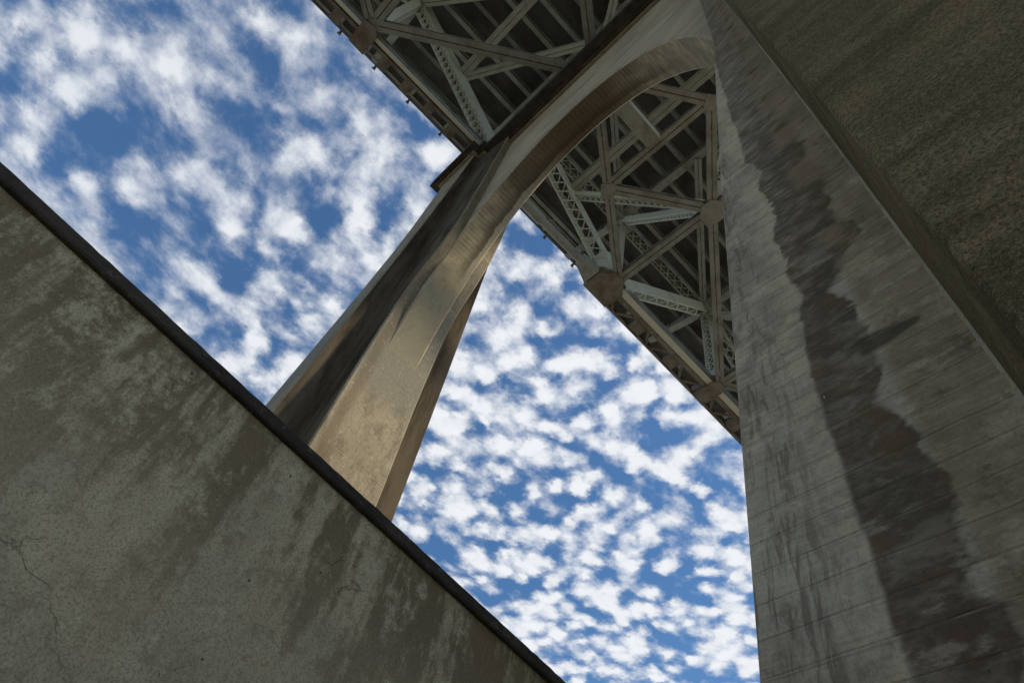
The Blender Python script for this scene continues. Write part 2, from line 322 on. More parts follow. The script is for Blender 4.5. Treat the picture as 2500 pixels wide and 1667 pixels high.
def f_coping(t, P, xyz):
    g = t.noise(P, 70, 5, .75); b = t.noise(P, 3.0, 6, .65)
    c = t.mix(t.step(b, .38, .66), (.085, .076, .062), (.052, .046, .040))
    c = t.mix(t.m('MULTIPLY', t.step(t.noise(P, 14, 5, .7), .55, .68), .55), c, (.19, .175, .145))
    c = t.mix(t.m('MULTIPLY', t.step(g, .5, .7), .5), c, (.03, .027, .023))
    return c, g
M_coping = material('coping_concrete', f_coping, .95, .008, .05, tint=(1.0, .97, .93))

def paint(name, base, dirt, amount, scale=1.3):
    def f(t, P, xyz):
        n = t.noise(P, scale, 6, .65); g = t.noise(P, 22, 4, .7)
        c = t.mix(t.m('MULTIPLY', t.step(t.m('ADD', n, amount - .5), .40, .68), .85), base, dirt)
        c = t.mix(t.m('MULTIPLY', t.step(g, .52, .72), .35), c, tuple(v * .55 for v in dirt))
        c = t.mix(t.m('MULTIPLY', t.m('SUBTRACT', 1.0, t.step(t.vor(P, 4.0), .04, .10)), .5), c, (.20, .11, .05))
        return c, t.m('MULTIPLY', g, .4)
    return material(name, f, .62, .004, .35)
M_brown = paint('dirty_paint', (.32, .315, .265), (.18, .165, .132), .50)
M_green = paint('grey_green_paint', (.44, .44, .35), (.26, .245, .18), .44)
M_pale = paint('pale_green_paint', (.60, .59, .48), (.36, .34, .25), .36)
M_mid = paint('weathered_paint', (.36, .37, .32), (.19, .175, .14), .48)
M_yellow = paint('chalky_paint', (.68, .66, .52), (.36, .32, .22), .32)
M_dark = paint('underdeck_steel', (.24, .24, .21), (.12, .11, .09), .5)
M_rust = paint('grimy_brown_paint', (.25, .225, .175), (.14, .095, .062), .52, 2.2)
def f_deck(t, P, xyz):
    b = t.noise(P, .6, 5, .6); g = t.noise(P, 12, 4, .7)
    c = t.mix(t.step(b, .35, .65), (.17, .165, .15), (.105, .10, .09))
    c = t.mix(t.m('MULTIPLY', t.step(g, .5, .72), .4), c, (.05, .045, .038))
    c = t.mix(t.m('MULTIPLY', t.step(t.noise(P, 1.4, 4), .58, .68), .5), c, (.13, .10, .085))
    return c, g
M_deck = material('deck_concrete', f_deck, .95, .01)
def f_ground(t, P, xyz):
    b = t.noise(P, .15, 6, .6); g = t.noise(P, 3, 6, .7)
    c = t.mix(t.step(b, .4, .6), (.20, .19, .165), (.13, .13, .11))
    c = t.mix(t.m('MULTIPLY', t.step(g, .45, .65), .5), c, (.22, .21, .185))
    return c, g
M_ground = material('ground_gravel', f_ground, .97, .05)


# ------------------------------------------------------------------ mesh helpers (structure frame: z = 0 at the bottom chord)
class MB:
    def __init__(s): s.v = []; s.f = []; s.mi = []; s.uv = {}
    def quad(s, ids, mi=0, uv=None):
        if uv: s.uv[len(s.f)] = uv
        s.f.append(tuple(ids)); s.mi.append(mi)
    def prism(s, ring0, ring1, mi=0, caps=True):
        n = len(ring0); b = len(s.v); s.v += [Vector(p) for p in ring0] + [Vector(p) for p in ring1]
        for i in range(n): s.quad((b + i, b + (i + 1) % n, b + n + (i + 1) % n, b + n + i), mi)
        if caps: s.quad(range(b + n - 1, b - 1, -1), mi); s.quad(range(b + n, b + 2 * n), mi)
    def box(s, x0, x1, y0, y1, z0, z1, mi=0):
        s.prism([(x0, y0, z0), (x1, y0, z0), (x1, y1, z0), (x0, y1, z0)], [(x0, y0, z1), (x1, y0, z1), (x1, y1, z1), (x0, y1, z1)], mi)
    def frame(s, P, Q, up=(0, 0, 1)):
        P = Vector(P); Q = Vector(Q); d = (Q - P).normalized(); sd = d.cross(Vector(up)).normalized(); u = sd.cross(d).normalized()
        return P, Q, d, sd, u
    def beam(s, P, Q, w, h, oy=0, oz=0, up=(0, 0, 1), mi=0):
        """box along PQ, w wide, h deep, centre shifted sideways oy and upwards oz"""
        P, Q, d, sd, u = s.frame(P, Q, up)
        def ring(B): return [B + sd * (oy + a * w / 2) + u * (oz + b * h / 2) for a, b in ((-1, -1), (1, -1), (1, 1), (-1, 1))]
        s.prism(ring(P), ring(Q), mi)
    def cyl(s, P, Q, r, n=16, r2=None):
        P, Q, d, sd, u = s.frame(P, Q)
        ring = lambda B, q: [B + sd * math.cos(2 * math.pi * i / n) * q + u * math.sin(2 * math.pi * i / n) * q for i in range(n)]
        s.prism(ring(P, r), ring(Q, r2 or r))
    def build(s, name, mats, parent=None, smooth=False):
        base = parent.matrix_world.translation if parent else Vector((0, 0, 0))
        if parent and parent.parent: base = Vector(parent['_base'])
        elif parent: base = Vector(parent.location)
        me = bpy.data.meshes.new(name)
        me.from_pydata([(v[0] - base.x, v[1] - base.y, v[2] + H - base.z) for v in s.v], [], s.f)
        for m in (mats if isinstance(mats, (list, tuple)) else [mats]): me.materials.append(m)
        for p, i in zip(me.polygons, s.mi): p.material_index = i; p.use_smooth = smooth
        if s.uv:
            lay = me.uv_layers.new(name='UVMap')
            for fi, uvs in s.uv.items():
                for k, li in enumerate(me.polygons[fi].loop_indices): lay.data[li].uv = uvs[k]
        import bmesh
        bm = bmesh.new(); bm.from_mesh(me); bmesh.ops.recalc_face_normals(bm, faces=bm.faces); bm.to_mesh(me); bm.free()
        o = bpy.data.objects.new(name, me); col.objects.link(o)
        if parent: o.parent = parent
        return o

BASES = {}
def thing(name, loc, label, cat, group=None, kind=None):
    o = bpy.data.objects.new(name, None); col.objects.link(o); o.location = loc; o.empty_display_size = .5
    o['label'] = label; o['category'] = cat
    if group: o['group'] = group
    if kind: o['kind'] = kind
    return o
def part(mb, name, mats, parent, label=None, smooth=False):
    """child mesh of a thing, or of a part (then its vertices share the thing's origin)"""
    root = parent
    while root.parent: root = root.parent
    tmp = mb.build(name, mats, root, smooth)
    if parent is not root: tmp.parent = parent
    if label: tmp['label'] = label
    return tmp


# ------------------------------------------------------------------ ground
g = MB(); N = 24; S = 600
for i in range(N + 1):
    for j in range(N + 1):
        x = -S + 2 * S * i / N; y = -S + 2 * S * j / N
        r = math.hypot(x, y); z = -H + (0 if r < 60 else .8 * math.sin(x * .021) * math.cos(y * .017) * (r - 60) / 100)
        g.v.append(Vector((x, y, z)))
for i in range(N):
    for j in range(N): a = i * (N + 1) + j; g.quad((a, a + N + 1, a + N + 2, a + 1))
go = g.build('ground', M_ground); go['kind'] = 'structure'; go['label'] = 'gravel and grass ground below the bridge'

# ------------------------------------------------------------------ portal pier
pier = thing('bridge_pier', (0, -5, 0), 'tall tapering concrete portal pier with two stepped legs joined by an arch', 'bridge pier')
LV = [  # z, xa, y_out, ya, xb, yb, xc, y3   (left leg; right leg is its mirror image about y = -5)
    (-1.0, 1.11, 1.70, -.12, .84, -.13, .70, -1.46), (-3.5, 1.16, 1.55, -.12, .84, -.13, .70, -1.46), (-6, 1.21, 1.36, -.10, .84, -.12, .70, -1.45), (-8, 1.26, 1.30, -.08, .84, -.11, .71, -1.42),
    (-9.2, 1.30, 1.36, -.06, .84, -.10, .72, -1.32), (-10.2, 1.33, 1.42, -.05, .84, -.08, .73, -1.02), (-11.2, 1.365, 1.50, -.03, .84, -.05, .745, -.62), (-12.4, 1.41, 1.60, -.01, .84, -.02, .765, -.46),
    (-13.6, 1.455, 1.70, .02, .84, .0, .785, -.45), (-14.75, 1.50, 1.80, .05, .842, .03, .80, -.47), (-17.4, 1.60, 2.0, .12, .845, .08, .832, -.63),
    (-20, 1.68, 2.15, .19, .847, .13, .851, -.79), (-23, 1.77, 2.28, .25, .850, .17, .875, -.94), (-26, 1.86, 2.4, .30, .855, .21, .90, -1.09), (-29, 1.95, 2.5, .35, .86, .25, .92, -1.24)]
def chamfer(ring, c):
    out = []
    n = len(ring)
    for i in range(n):
        p = Vector(ring[i]); a = Vector(ring[i - 1]); b = Vector(ring[(i + 1) % n])
        out += [p + (a - p).normalized() * min(c, (a - p).length * .3), p + (b - p).normalized() * min(c, (b - p).length * .3)]
    return out
def leg(mirror):
    mb = MB(); rings = []
    lv = []
    for i in range(len(LV) - 1):                       # finer levels so the batter reads as a slightly uneven line
        for k in range(4):
            f = k / 4; lv.append(tuple(a + (b - a) * f for a, b in zip(LV[i], LV[i + 1])))
    lv.append(LV[-1])
    for z, xa, yo, ya, xb, yb, xc, y3 in lv:
        if mirror and z > -12.5: y3 = -.455
        half = [(-xa, yo), (-xa, ya), (-xb, yb), (-xc, y3)]
        sec = [(x, y, z) for x, y in half] + [(-x, y, z) for x, y in reversed(half)]
        sec = chamfer(sec, .016 if mirror else .035)
        if mirror: sec = [Vector((p.x, -10 - p.y, p.z)) for p in sec]
        rings.append(sec)
    n = len(rings[0]); b = 0
    for r in rings: mb.v += r
    # side i runs between ring points i and i+1; pilaster faces and returns get the rough concrete on the right leg
    for k in range(len(rings) - 1):
        for i in range(n):
            a = k * n + i; c = k * n + (i + 1) % n
            mi = 1 if (i in (3, 4, 5, 11, 12) and not mirror) else 0  # far-leg returns and step side take the shade-darkened concrete
            if mirror: mi = 1 if i in (0, 1, 2, 3, 15) else (2 if i in (5, 6) else 0)
            mb.quad((a, c, c + n, a + n), mi)
    mb.quad(range(0, n)); mb.quad(range((len(rings) - 1) * n, len(rings) * n))
    return mb
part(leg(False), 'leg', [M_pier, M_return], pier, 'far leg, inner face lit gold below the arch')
part(leg(True), 'leg', [M_pier, M_rough, M_face], pier, 'near leg with a brown water stain down its board-marked face')

# arch beam between the legs
ab = MB(); X3 = .455; A_, B_ = 4.56, 9.0; ZS = -14.75; NT_ = 96; TOP = -1.2
curve = []
for i in range(NT_ + 1):
    th = math.pi * i / NT_
    curve.append((-5 + A_ * math.cos(th), ZS + B_ * (math.sin(th) ** .97)))
arc = [0]
for i in range(1, len(curve)): arc.append(arc[-1] + math.hypot(curve[i][0] - curve[i - 1][0], curve[i][1] - curve[i - 1][1]))
ch = .04
def nrm(i):
    a = curve[max(0, i - 1)]; b = curve[min(NT_, i + 1)]; t = Vector((b[0] - a[0], b[1] - a[1])).normalized(); return Vector((t.y, -t.x))
rows = []
for i, (y, z) in enumerate(curve):
    n = nrm(i)                                          # outwards from the opening
    if n.dot(Vector((y + 5, z - ZS + .01))) < 0: n = -n
    yo, zo = y + n.x * ch, z + n.y * ch
    rows.append([(-X3, yo, TOP), (-X3, yo, zo), (-X3 + ch, y, z), (X3 - ch, y, z), (X3, yo, zo), (X3, yo, TOP)])
for r in rows: ab.v += [Vector(p) for p in r]
for i in range(NT_):
    a = i * 6; b = a + 6
    ab.quad((a, b, b + 1, a + 1), 0); ab.quad((a + 1, b + 1, b + 2, a + 2), 0)
    ab.quad((a + 2, b + 2, b + 3, a + 3), 1, [(0, arc[i]), (0, arc[i + 1]), (.83, arc[i + 1]), (.83, arc[i])])
    ab.quad((a + 3, b + 3, b + 4, a + 4), 0); ab.quad((a + 4, b + 4, b + 5, a + 5), 0); ab.quad((a + 5, b + 5, b, a), 0)
# the wall's ends run into the legs
for s in (1, -1):
    f = lambda y: y if s == 1 else -10 - y
    ys = sorted((f(-.40), f(0.3)))
    ab.box(-X3, X3, ys[0], ys[1], -14.7, TOP)
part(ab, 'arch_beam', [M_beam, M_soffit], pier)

def cap(off, leg_x, beam_x, y_out, z0, z1, b=.15):
    mb = MB()
    h = [(-leg_x, y_out), (-leg_x, -b + .0), (-leg_x + .27, -b), (-leg_x + .27, -b - .30), (-beam_x, -b - .30)]
    h2 = [(x, -10 - y) for x, y in reversed(h)]
    left = h + h2
    ring = left + [(-x, y) for x, y in reversed(left)]
    mb.prism([(x, y, z0) for x, y in ring], [(x, y, z1) for x, y in ring])
    return mb
c1 = cap(0, 1.22, .56, 1.84, -1.32, -1.12); c2 = cap(0, 1.33, .66, 2.0, -1.12, -.98); c3 = cap(0, 1.43, 1.02, 2.25, -.98, -.40, .17)
part(c1, 'cap_moulding', M_pier, pier); part(c2, 'cap_moulding', M_return, pier); part(c3, 'pier_cap', M_coping, pier)
for y in (0, -10):
    for sx in (-.5, .5):
        mb = MB(); mb.prism([(sx - .42, y - .42, -.38), (sx + .42, y - .42, -.38), (sx + .42, y + .42, -.38), (sx - .42, y + .42, -.38)],
                            [(sx - .25, y - .34, .02), (sx + .25, y - .34, .02), (sx + .25, y + .34, .02), (sx - .25, y + .34, .02)])
        mb.box(sx - .46, sx + .46, y - .5, y + .5, -.378, -.30)
        part(mb, 'bearing', M_coping, pier)

# ------------------------------------------------------------------ steel member builders
def seam_member(name, P, Q, w, h, mat, parent, oz=None, oy=0):
    """two channels back to back with a dark gap along the middle"""
    mb = MB(); g_ = .035; oz = h / 2 if oz is None else oz
    for s in (-1, 1):
        mb.beam(P, Q, (w - g_) / 2, .035, oy + s * (w + g_) / 4, oz - h / 2 + .0175)
        mb.beam(P, Q, (w - g_) / 2, .035, oy + s * (w + g_) / 4, oz + h / 2 - .0175)
        mb.beam(P, Q, .03, h - .07, oy + s * (g_ / 2 + .03), oz)
    L = (Vector(Q) - Vector(P)).length; k = max(1, int(L / .8))
    P_, Q_, d, sd, u = mb.frame(P, Q)
    for i in range(1, k):                                # spacer plates in the gap
        c = P_ + d * L * i / k
        mb.beam(c - d * .06, c + d * .06, g_ + .04, h - .1, oy, oz)
    return part(mb, name, mat, parent)

def laced_member(name, P, Q, w, h, mat, parent, oz=None, rail=.05, pitch=None, faces=(-1, 1), single=False, lip=.12, bar=.055, lace=True, oy=0, up=(0, 0, 1)):
    """two side channels joined by lacing bars"""
    mb = MB(); oz = h / 2 if oz is None else oz
    for s in (-1, 1):
        mb.beam(P, Q, rail, h - .05, oy + s * (w - rail) / 2, oz, up)
        for t in (-1, 1): mb.beam(P, Q, lip, .025, oy + s * (w - lip) / 2, oz + t * (h / 2 - .0125), up)
    L = (Vector(Q) - Vector(P)).length
    P_, Q_, d, sd, u = mb.frame(P, Q, up)
    for t in (0, 1):                                     # end tie plates
        c = P_ if t == 0 else Q_ - d * .7
        for fz in faces: mb.beam(c, c + d * .7, w - .02, .02, oy, oz + fz * (h / 2 + .012), up)
    o = part(mb, name, mat, parent)
    if lace:
        pitch = pitch or w * .85; k = max(2, int((L - 1.4) / pitch)); pt = (L - 1.4) / k; yy = (w - lip) / 2
        for fz in faces:
            lb = MB()
            for i in range(k):
                a = P_ + d * (.7 + i * pt); b = a + d * pt; zo = u * (oz + fz * (h / 2 + .014))
                s = 1 if (i % 2 or not single) else -1
                lb.beam(a + sd * (oy - s * yy) + zo, b + sd * (oy + s * yy) + zo, bar, .014, up=up)
                if not single: lb.beam(a + sd * (oy + yy) + zo + u * fz * .015, b + sd * (oy - yy) + zo + u * fz * .015, bar, .014, up=up)
            part(lb, 'lacing', mat, o)
    return o

def plate_strut(name, P, Q, w, h, mat, parent, oz=None):
    """bottom and top angle pairs with a zigzag web between them"""
    mb = MB(); oz = h / 2 if oz is None else oz
    for t in (-1, 1):
        for s in (-1, 1):
            mb.beam(P, Q, (w - .03) / 2, .03, s * (w + .03) / 4, oz + t * (h / 2 - .015))
            mb.beam(P, Q, .025, .12, s * .04, oz + t * (h / 2 - .09))
    mb.beam(P, Q, .02, h * .52, .0, oz + h * .20)
    o = part(mb, name, mat, parent)
    lb = MB(); P_, Q_, d, sd, u = mb.frame(P, Q); L = (Q_ - P_).length; k = int(L / .32); pt = L / k
    for i in range(k):
        s = 1 if i % 2 else -1
        lb.beam(P_ + d * i * pt + u * (oz - s * (h / 2 - .06)), P_ + d * (i + 1) * pt + u * (oz + s * (h / 2 - .06)), .05, .06)
    part(lb, 'lacing', mat, o)
    return o

def rivets(mb, P, Q, w, h, rows, pitch, up=(0, 0, 1)):
    """rows of rivet heads on the underside"""
    P_, Q_, d, sd, u = mb.frame(P, Q, up); L = (Q_ - P_).length; k = int(L / pitch)
    for i in range(k):
        for r in rows:
            c = P_ + d * (i + .5) * pitch + sd * r - u * h; e = .022
            b = len(mb.v); mb.v += [c + d * e, c + sd * e, c - d * e, c - sd * e, c - u * .02]
            for j in range(4): mb.quad((b + j, b + (j + 1) % 4, b + 4))

def gusset(name, pts, z, t, mat, parent, rv=True):
    mb = MB(); mb.prism([(x, y, z) for x, y in pts], [(x, y, z + t) for x, y in pts])
    if rv:
        cx = sum(p[0] for p in pts) / len(pts); cy = sum(p[1] for p in pts) / len(pts)
        for x, y in pts:
            for f in (.55, .68, .81):
                for e in (-.07, .07):
                    px_, py_ = cx + (x - cx) * f - e * (y - cy), cy + (y - cy) * f + e * (x - cx)
                    b = len(mb.v); q = .02
                    mb.v += [Vector(v) for v in ((px_ + q, py_, z), (px_, py_ + q, z), (px_ - q, py_, z), (px_, py_ - q, z), (px_, py_, z - .018))]
                    for j in range(4): mb.quad((b + j, b + (j + 1) % 4, b + 4))
    return part(mb, name, mat, parent)

p = 6.85; TZ = 7.0
MY = lambda y, s: y if s == 1 else -10 - y               # mirror about the bridge's centre line

# ------------------------------------------------------------------ deck (shared builder, one per span)
def deck(root, x0, x1, beams, edge):
    mb = MB()
    pl = [(x, y) for x, y in edge] + [(x, -10 - y) for x, y in reversed(edge)]
    mb.prism([(x, y, 8.62) for x, y in pl], [(x, y, 8.9) for x, y in pl])
    for s in (1, -1):
        for (xa, ya), (xb, yb) in zip(edge, edge[1:]): mb.beam((xa, MY(ya - .12, s), 8.46), (xb, MY(yb - .12, s), 8.46), .16, .316)
    part(mb, 'deck_slab', M_deck, root)
    for k in range(-7, 8):
        y = -5 + 1.12 * k
        mb = MB(); mb.box(x0, x1, y - .10, y + .10, 8.0, 8.03); mb.box(x0, x1, y - .015, y + .015, 8.03, 8.60); mb.box(x0, x1, y - .10, y + .10, 8.585, 8.612)
        part(mb, 'stringer', M_mid if k % 3 else M_dark, root)
    for y in (3.15, -13.15):
        mb = MB(); mb.box(x0, x1, y - .11, y + .11, 8.05, 8.08); mb.box(x0, x1, y - .015, y + .015, 8.08, 8.6)
        part(mb, 'stringer', M_dark, root)
    for x in beams:                                     # floor beams with tapered cantilever ends
        mb = MB()
        for s in (1, -1):
            ring = lambda w: [(x + w, MY(-5, s), 7.02), (x + w, MY(.9, s), 7.02), (x + w, MY(3.84, s), 8.1), (x + w, MY(3.84, s), 8.6), (x + w, MY(-5, s), 7.99), (x + w, MY(-5, s), 7.9)]
            ring = lambda w: [(x + w, MY(-5, s), 7.02), (x + w, MY(.9, s), 7.02), (x + w, MY(3.84, s), 7.75), (x + w, MY(3.84, s), 7.98), (x + w, MY(-5, s), 7.98)]
            mb.prism(ring(-.02), ring(.02))
            mb.beam((x, MY(-5, s), 7.0), (x, MY(.9, s), 7.0), .36, .04); mb.beam((x, MY(.9, s), 7.0), (x, MY(3.84, s), 7.73), .36, .04)
        y = -13
        while y < 3.2:
            mb.box(x - .12, x + .12, y - .02, y + .02, 7.06 if -10.9 < y < .9 else 7.5, 7.97); y += 1.1
        part(mb, 'floor_beam', M_mid, root)
    # short cantilever beams under the deck edge
    n = int((x1 - x0) / (p / 3))
    for k in range(n + 1):
        x = x0 + .35 + k * (p / 3)
        for s in (1, -1):
            if x > x1: continue
            mb = MB(); mb.beam((x, MY(2.86, s), 8.25), (x, MY(3.84, s), 8.25), .16, .3)
            part(mb, 'edge_bracket', M_mid, root)
    # drain spouts
    for k in range(int((x1 - x0) / 2.22)):
        for s in (1, -1):
            x = x0 + .9 + k * 2.22; ey = 4.2 if x < 0 else 4.08; y = MY(ey - .06, s); e = .22 * s
            if x > 7.6: continue
            mb = MB(); mb.box(x - .06, x + .06, min(y, y + e), max(y, y + e), 8.36, 8.46); mb.box(x - .09, x + .09, min(y + e * .7, y + e), max(y + e * .7, y + e), 8.26, 8.355)
            part(mb, 'drain_spout', M_dark, root)
    # railing on top
    for s in (1, -1):
        y = MY(3.8, s); mb = MB(); mb.box(x0, x1, y - .05, y + .05, 9.9, 10.0); mb.box(x0, x1, y - .03, y + .03, 9.1, 9.16)
        x = x0 + .3
        while x < x1: mb.box(x - .03, x + .03, y - .03, y + .03, 8.9, 9.9); x += 1.0
        part(mb, 'railing', M_dark, root)

# ------------------------------------------------------------------ right-hand span (seen through the arch)
GB = lambda s: [(p / 2 - .25, MY(-2.50, s)), (p / 2 + .10, MY(-2.93, s)), (p / 2 + .48, MY(-2.63, s)), (p / 2 + .42, MY(-2.40, s)), (p / 2 + .15, MY(-2.15, s))]
spanR = thing('truss_span', (p * 2, -5, H), 'grey green riveted steel deck truss span seen through the concrete arch', 'bridge span', 'steel truss spans on the pier')
UR = 4
deck(spanR, .03, p * UR + .4, [.42] + [p * u for u in range(1, UR + 1)], [(.03, 4.08), (7.9, 4.08), (9.0, 4.50), (p * UR + .4, 4.62)])
for s in (1, -1):
    Y0 = MY(0, s)
    N_ = lambda u, z=0: (p * u, Y0, z)
    # bottom chord
    mb = MB(); yo = MY(.30, s)
    mb.cyl((1.0, yo, .0), (5.15, yo, .0), .175, 20); mb.cyl((1.0, yo, .0), (2.75, yo, 0), .235, 20)
    mb.beam((1.7, yo - .02 * s, -.225), (2.7, yo - .02 * s, -.225), .16, .05)
    part(mb, 'bottom_chord', M_mid, spanR, 'round tube chord with a bolted sleeve')
    for a, b in ((1, 2), (2, 3), (3, 4)):
        mb = MB(); mb.beam(N_(a), N_(b), .28, .03, 0, .02); mb.beam(N_(a), N_(b), .03, .5, -.12, .28, mi=1); mb.beam(N_(a), N_(b), .03, .5, .12, .28, mi=1); mb.beam(N_(a), N_(b), .28, .03, 0, .54, mi=1)
        rivets(mb, N_(a), N_(b), .3, -.005, (-.11, -.04, .04, .11), .16)
        part(mb, 'bottom_chord', [M_yellow, M_dark], spanR)
    # walkway outside the chord
    for a, b in ((1, 2), (2, 3), (3, 4)):
        mb = MB(); mb.beam((p * a, MY(.27, s), .1), (p * b, MY(.27, s), .1), .20, .22); part(mb, 'walkway_stringer', M_rust, spanR)
        mb = MB(); mb.beam((p * a, MY(.95, s), .1), (p * b, MY(.95, s), .1), .09, .16); part(mb, 'walkway_rail', M_rust, spanR)
        for k in (1, 2):
            x = p * a + p * k / 3
            mb = MB(); mb.box(x - .31, x + .31, min(MY(.38, s), MY(.94, s)), max(MY(.38, s), MY(.94, s)), .02, .2); part(mb, 'walkway_bracket', M_rust, spanR)
        for k in range(3):
            xa, xb = p * a + p * k / 3 + .33, p * a + p * (k + 1) / 3 - .33; xm = (xa + xb) / 2
            mb = MB(); mb.beam((xa + .12, MY(.38, s), .1), (xm - .25, MY(.90, s), .1), .11, .08); mb.beam((xm, MY(.90, s), .1), (xb - .1, MY(.38, s), .1), .11, .08)
            part(mb, 'walkway_brace', M_rust, spanR)
    # node boxes
    mb = MB(); mb.prism([(5.15, MY(.10, s), -.10), (5.95, MY(.05, s), -.10), (5.95, MY(.80, s), -.10), (5.05, MY(.56, s), -.10)], [(5.15, MY(.10, s), .42), (5.95, MY(.05, s), .42), (5.95, MY(.80, s), .42), (5.05, MY(.56, s), .42)])
    part(mb, 'hinge_box', M_mid, spanR)
    mb = MB(); pts = [(5.99, MY(.96, s)), (5.99, MY(.10, s)), (6.42, MY(-.42, s)), (6.98, MY(-.44, s)), (7.48, MY(.10, s)), (7.38, MY(.97, s))]
    mb.prism([(x, y, -.14) for x, y in pts], [(x, y, .5) for x, y in pts]); part(mb, 'node_box', M_rust, spanR)
    for u in (2, 3, 4):
        xx = p * u; pts = [(xx - .37, MY(.96, s)), (xx - .37, MY(-.10, s)), (xx - .18, MY(-.40, s)), (xx + .22, MY(-.40, s)), (xx + .36, MY(-.08, s)), (xx + .36, MY(.98, s))]
        mb = MB(); mb.prism([(x, y, -.12) for x, y in pts], [(x, y, .5) for x, y in pts]); part(mb, 'node_box', M_rust, spanR)
    # web members
    laced_member('truss_diagonal', N_(0, TZ), (p - .25, Y0, .35), .66, .42, M_pale, spanR, oz=0, rail=.05, pitch=.50, lip=.07, faces=(-1,), bar=.05)
    mb = MB(); mb.beam((p - .95, Y0, 1.25), (p - .15, Y0, .1), .72, .52); part(mb, 'end_plate', M_pale, spanR)
    for u in (1, 2, 3): laced_member('truss_post', N_(u, .45), N_(u, TZ), .50, .34, M_green, spanR, oz=0, pitch=.42, up=(1, 0, 0), faces=(-1,), lip=.07, bar=.045)
    laced_member('truss_diagonal', (p + .30, Y0, .35), N_(2, TZ - .1), .52, .56, M_pale, spanR, oz=0, rail=.05, pitch=.55, single=True, faces=(-1,), lip=.09)
    laced_member('truss_diagonal', N_(2, TZ), N_(3, .2), .56, .40, M_green, spanR, oz=0, pitch=.5, faces=(-1,), lip=.07)
    laced_member('truss_diagonal', N_(3, .3), N_(4, TZ), .56, .40, M_green, spanR, oz=0, pitch=.5)
    for u in range(0, 4): laced_member('top_chord', N_(u, TZ - .45), N_(u + 1, TZ - .45), .60, .42, M_mid, spanR, pitch=.52, faces=(-1,), lip=.08, bar=.05)
    for u in range(0, 5):
        for q in (-.31, .285):
            mb = MB(); mb.box(p * u - .5, p * u + .5, Y0 + q, Y0 + q + .025, 6.2, 7.0); part(mb, 'gusset_plate', M_mid, spanR)
    # bottom laterals
    seam_member('lateral_brace', (p, MY(-.25, s), 0), (.45, -5 + (.30 * s), .0), .36, .26, M_brown, spanR)           # A - X0
    seam_member('lateral_brace', (p / 2 + .25, MY(-2.68, s), .02), (p - .3, MY(-4.8, s), .02), .38, .30, M_brown, spanR)  # B - C
    seam_member('lateral_brace', (2 * p, MY(-.3, s), .01), (p + .2, MY(-4.85, s), .01), .37, .28, M_brown, spanR)         # E - C
    seam_member('lateral_brace', (2 * p, MY(-.3, s), .02), (3 * p - .2, MY(-4.85, s), .02), .37, .28, M_brown, spanR)
    seam_member('lateral_brace', (4 * p, MY(-.3, s), .01), (3 * p + .2, MY(-4.85, s), .01), .37, .28, M_brown, spanR)
    gusset('gusset_plate', GB(s), -.035, .03, M_brown, spanR)
    for u in (1, 2, 3): seam_member('bottom_strut', (p * u, MY(-.3, s), .03), (p * u, MY(-4.97, s), .03), .40, .34, M_brown, spanR)
    # sub-struts, sway frames, top laterals
    plate_strut('sway_strut', (p / 2, MY(0, s), 3.75), (p / 2, -5, 3.75), .42, .52, M_green, spanR)
    laced_member('sway_brace', (p / 2 + .2, MY(-.1, s), 3.8), (p - .3, MY(-4.8, s), .32), .34, .36, M_pale, spanR, oz=0, pitch=.30, faces=(-1, 1), lip=.08, bar=.04)
    laced_member('sway_brace', (p, MY(-.1, s), 6.5), (p, MY(-4.8, s), .45), .32, .34, M_pale, spanR, oz=0, pitch=.3, lip=.10, bar=.04)
    laced_member('sway_brace', (2 * p, MY(-.1, s), 6.5), (2 * p, MY(-4.8, s), .45), .32, .30, M_green, spanR, oz=0, pitch=.3, lip=.10, bar=.04)
    seam_member('top_lateral', (p, MY(0, s), 6.7), (0.5, MY(-4.8, s), 6.7), .34, .22, M_mid, spanR)
    seam_member('top_lateral', (2 * p, MY(.15, s), 6.7), (p, MY(-4.7, s), 6.7), .34, .22, M_mid, spanR)
    seam_member('top_lateral', (3 * p, MY(0, s), 6.7), (2 * p, MY(-5, s), 6.7), .34, .22, M_mid, spanR)
seam_member('lateral_brace', (p / 2, -2.9, .01), (p / 2, -7.1, .01), .36, .28, M_brown, spanR)      # B - D
mb = MB(); mb.beam((.46, -5, .12), (p / 2 - .15, -5, .12), .58, .30); part(mb, 'centre_strut', M_mid, spanR)
mb = MB(); mb.beam((.46, -5.31, .12), (p / 2 - .15, -5.31, .12), .03, .36); part(mb, 'edge_angle', M_pale, spanR)
gusset('gusset_plate', [(p - .42, -4.78), (p - .42, -5.22), (p - .08, -5.52), (p + .30, -5.52), (p + .50, -5.22), (p + .50, -4.78), (p + .30, -4.46), (p - .08, -4.46)], -.045, .03, M_brown, spanR, False)
gusset('gusset_plate', [(-.1 + .2, -4.4), (.7, -4.3), (1.0, -5), (.7, -5.7), (.1, -5.6)], -.04, .03, M_brown, spanR)

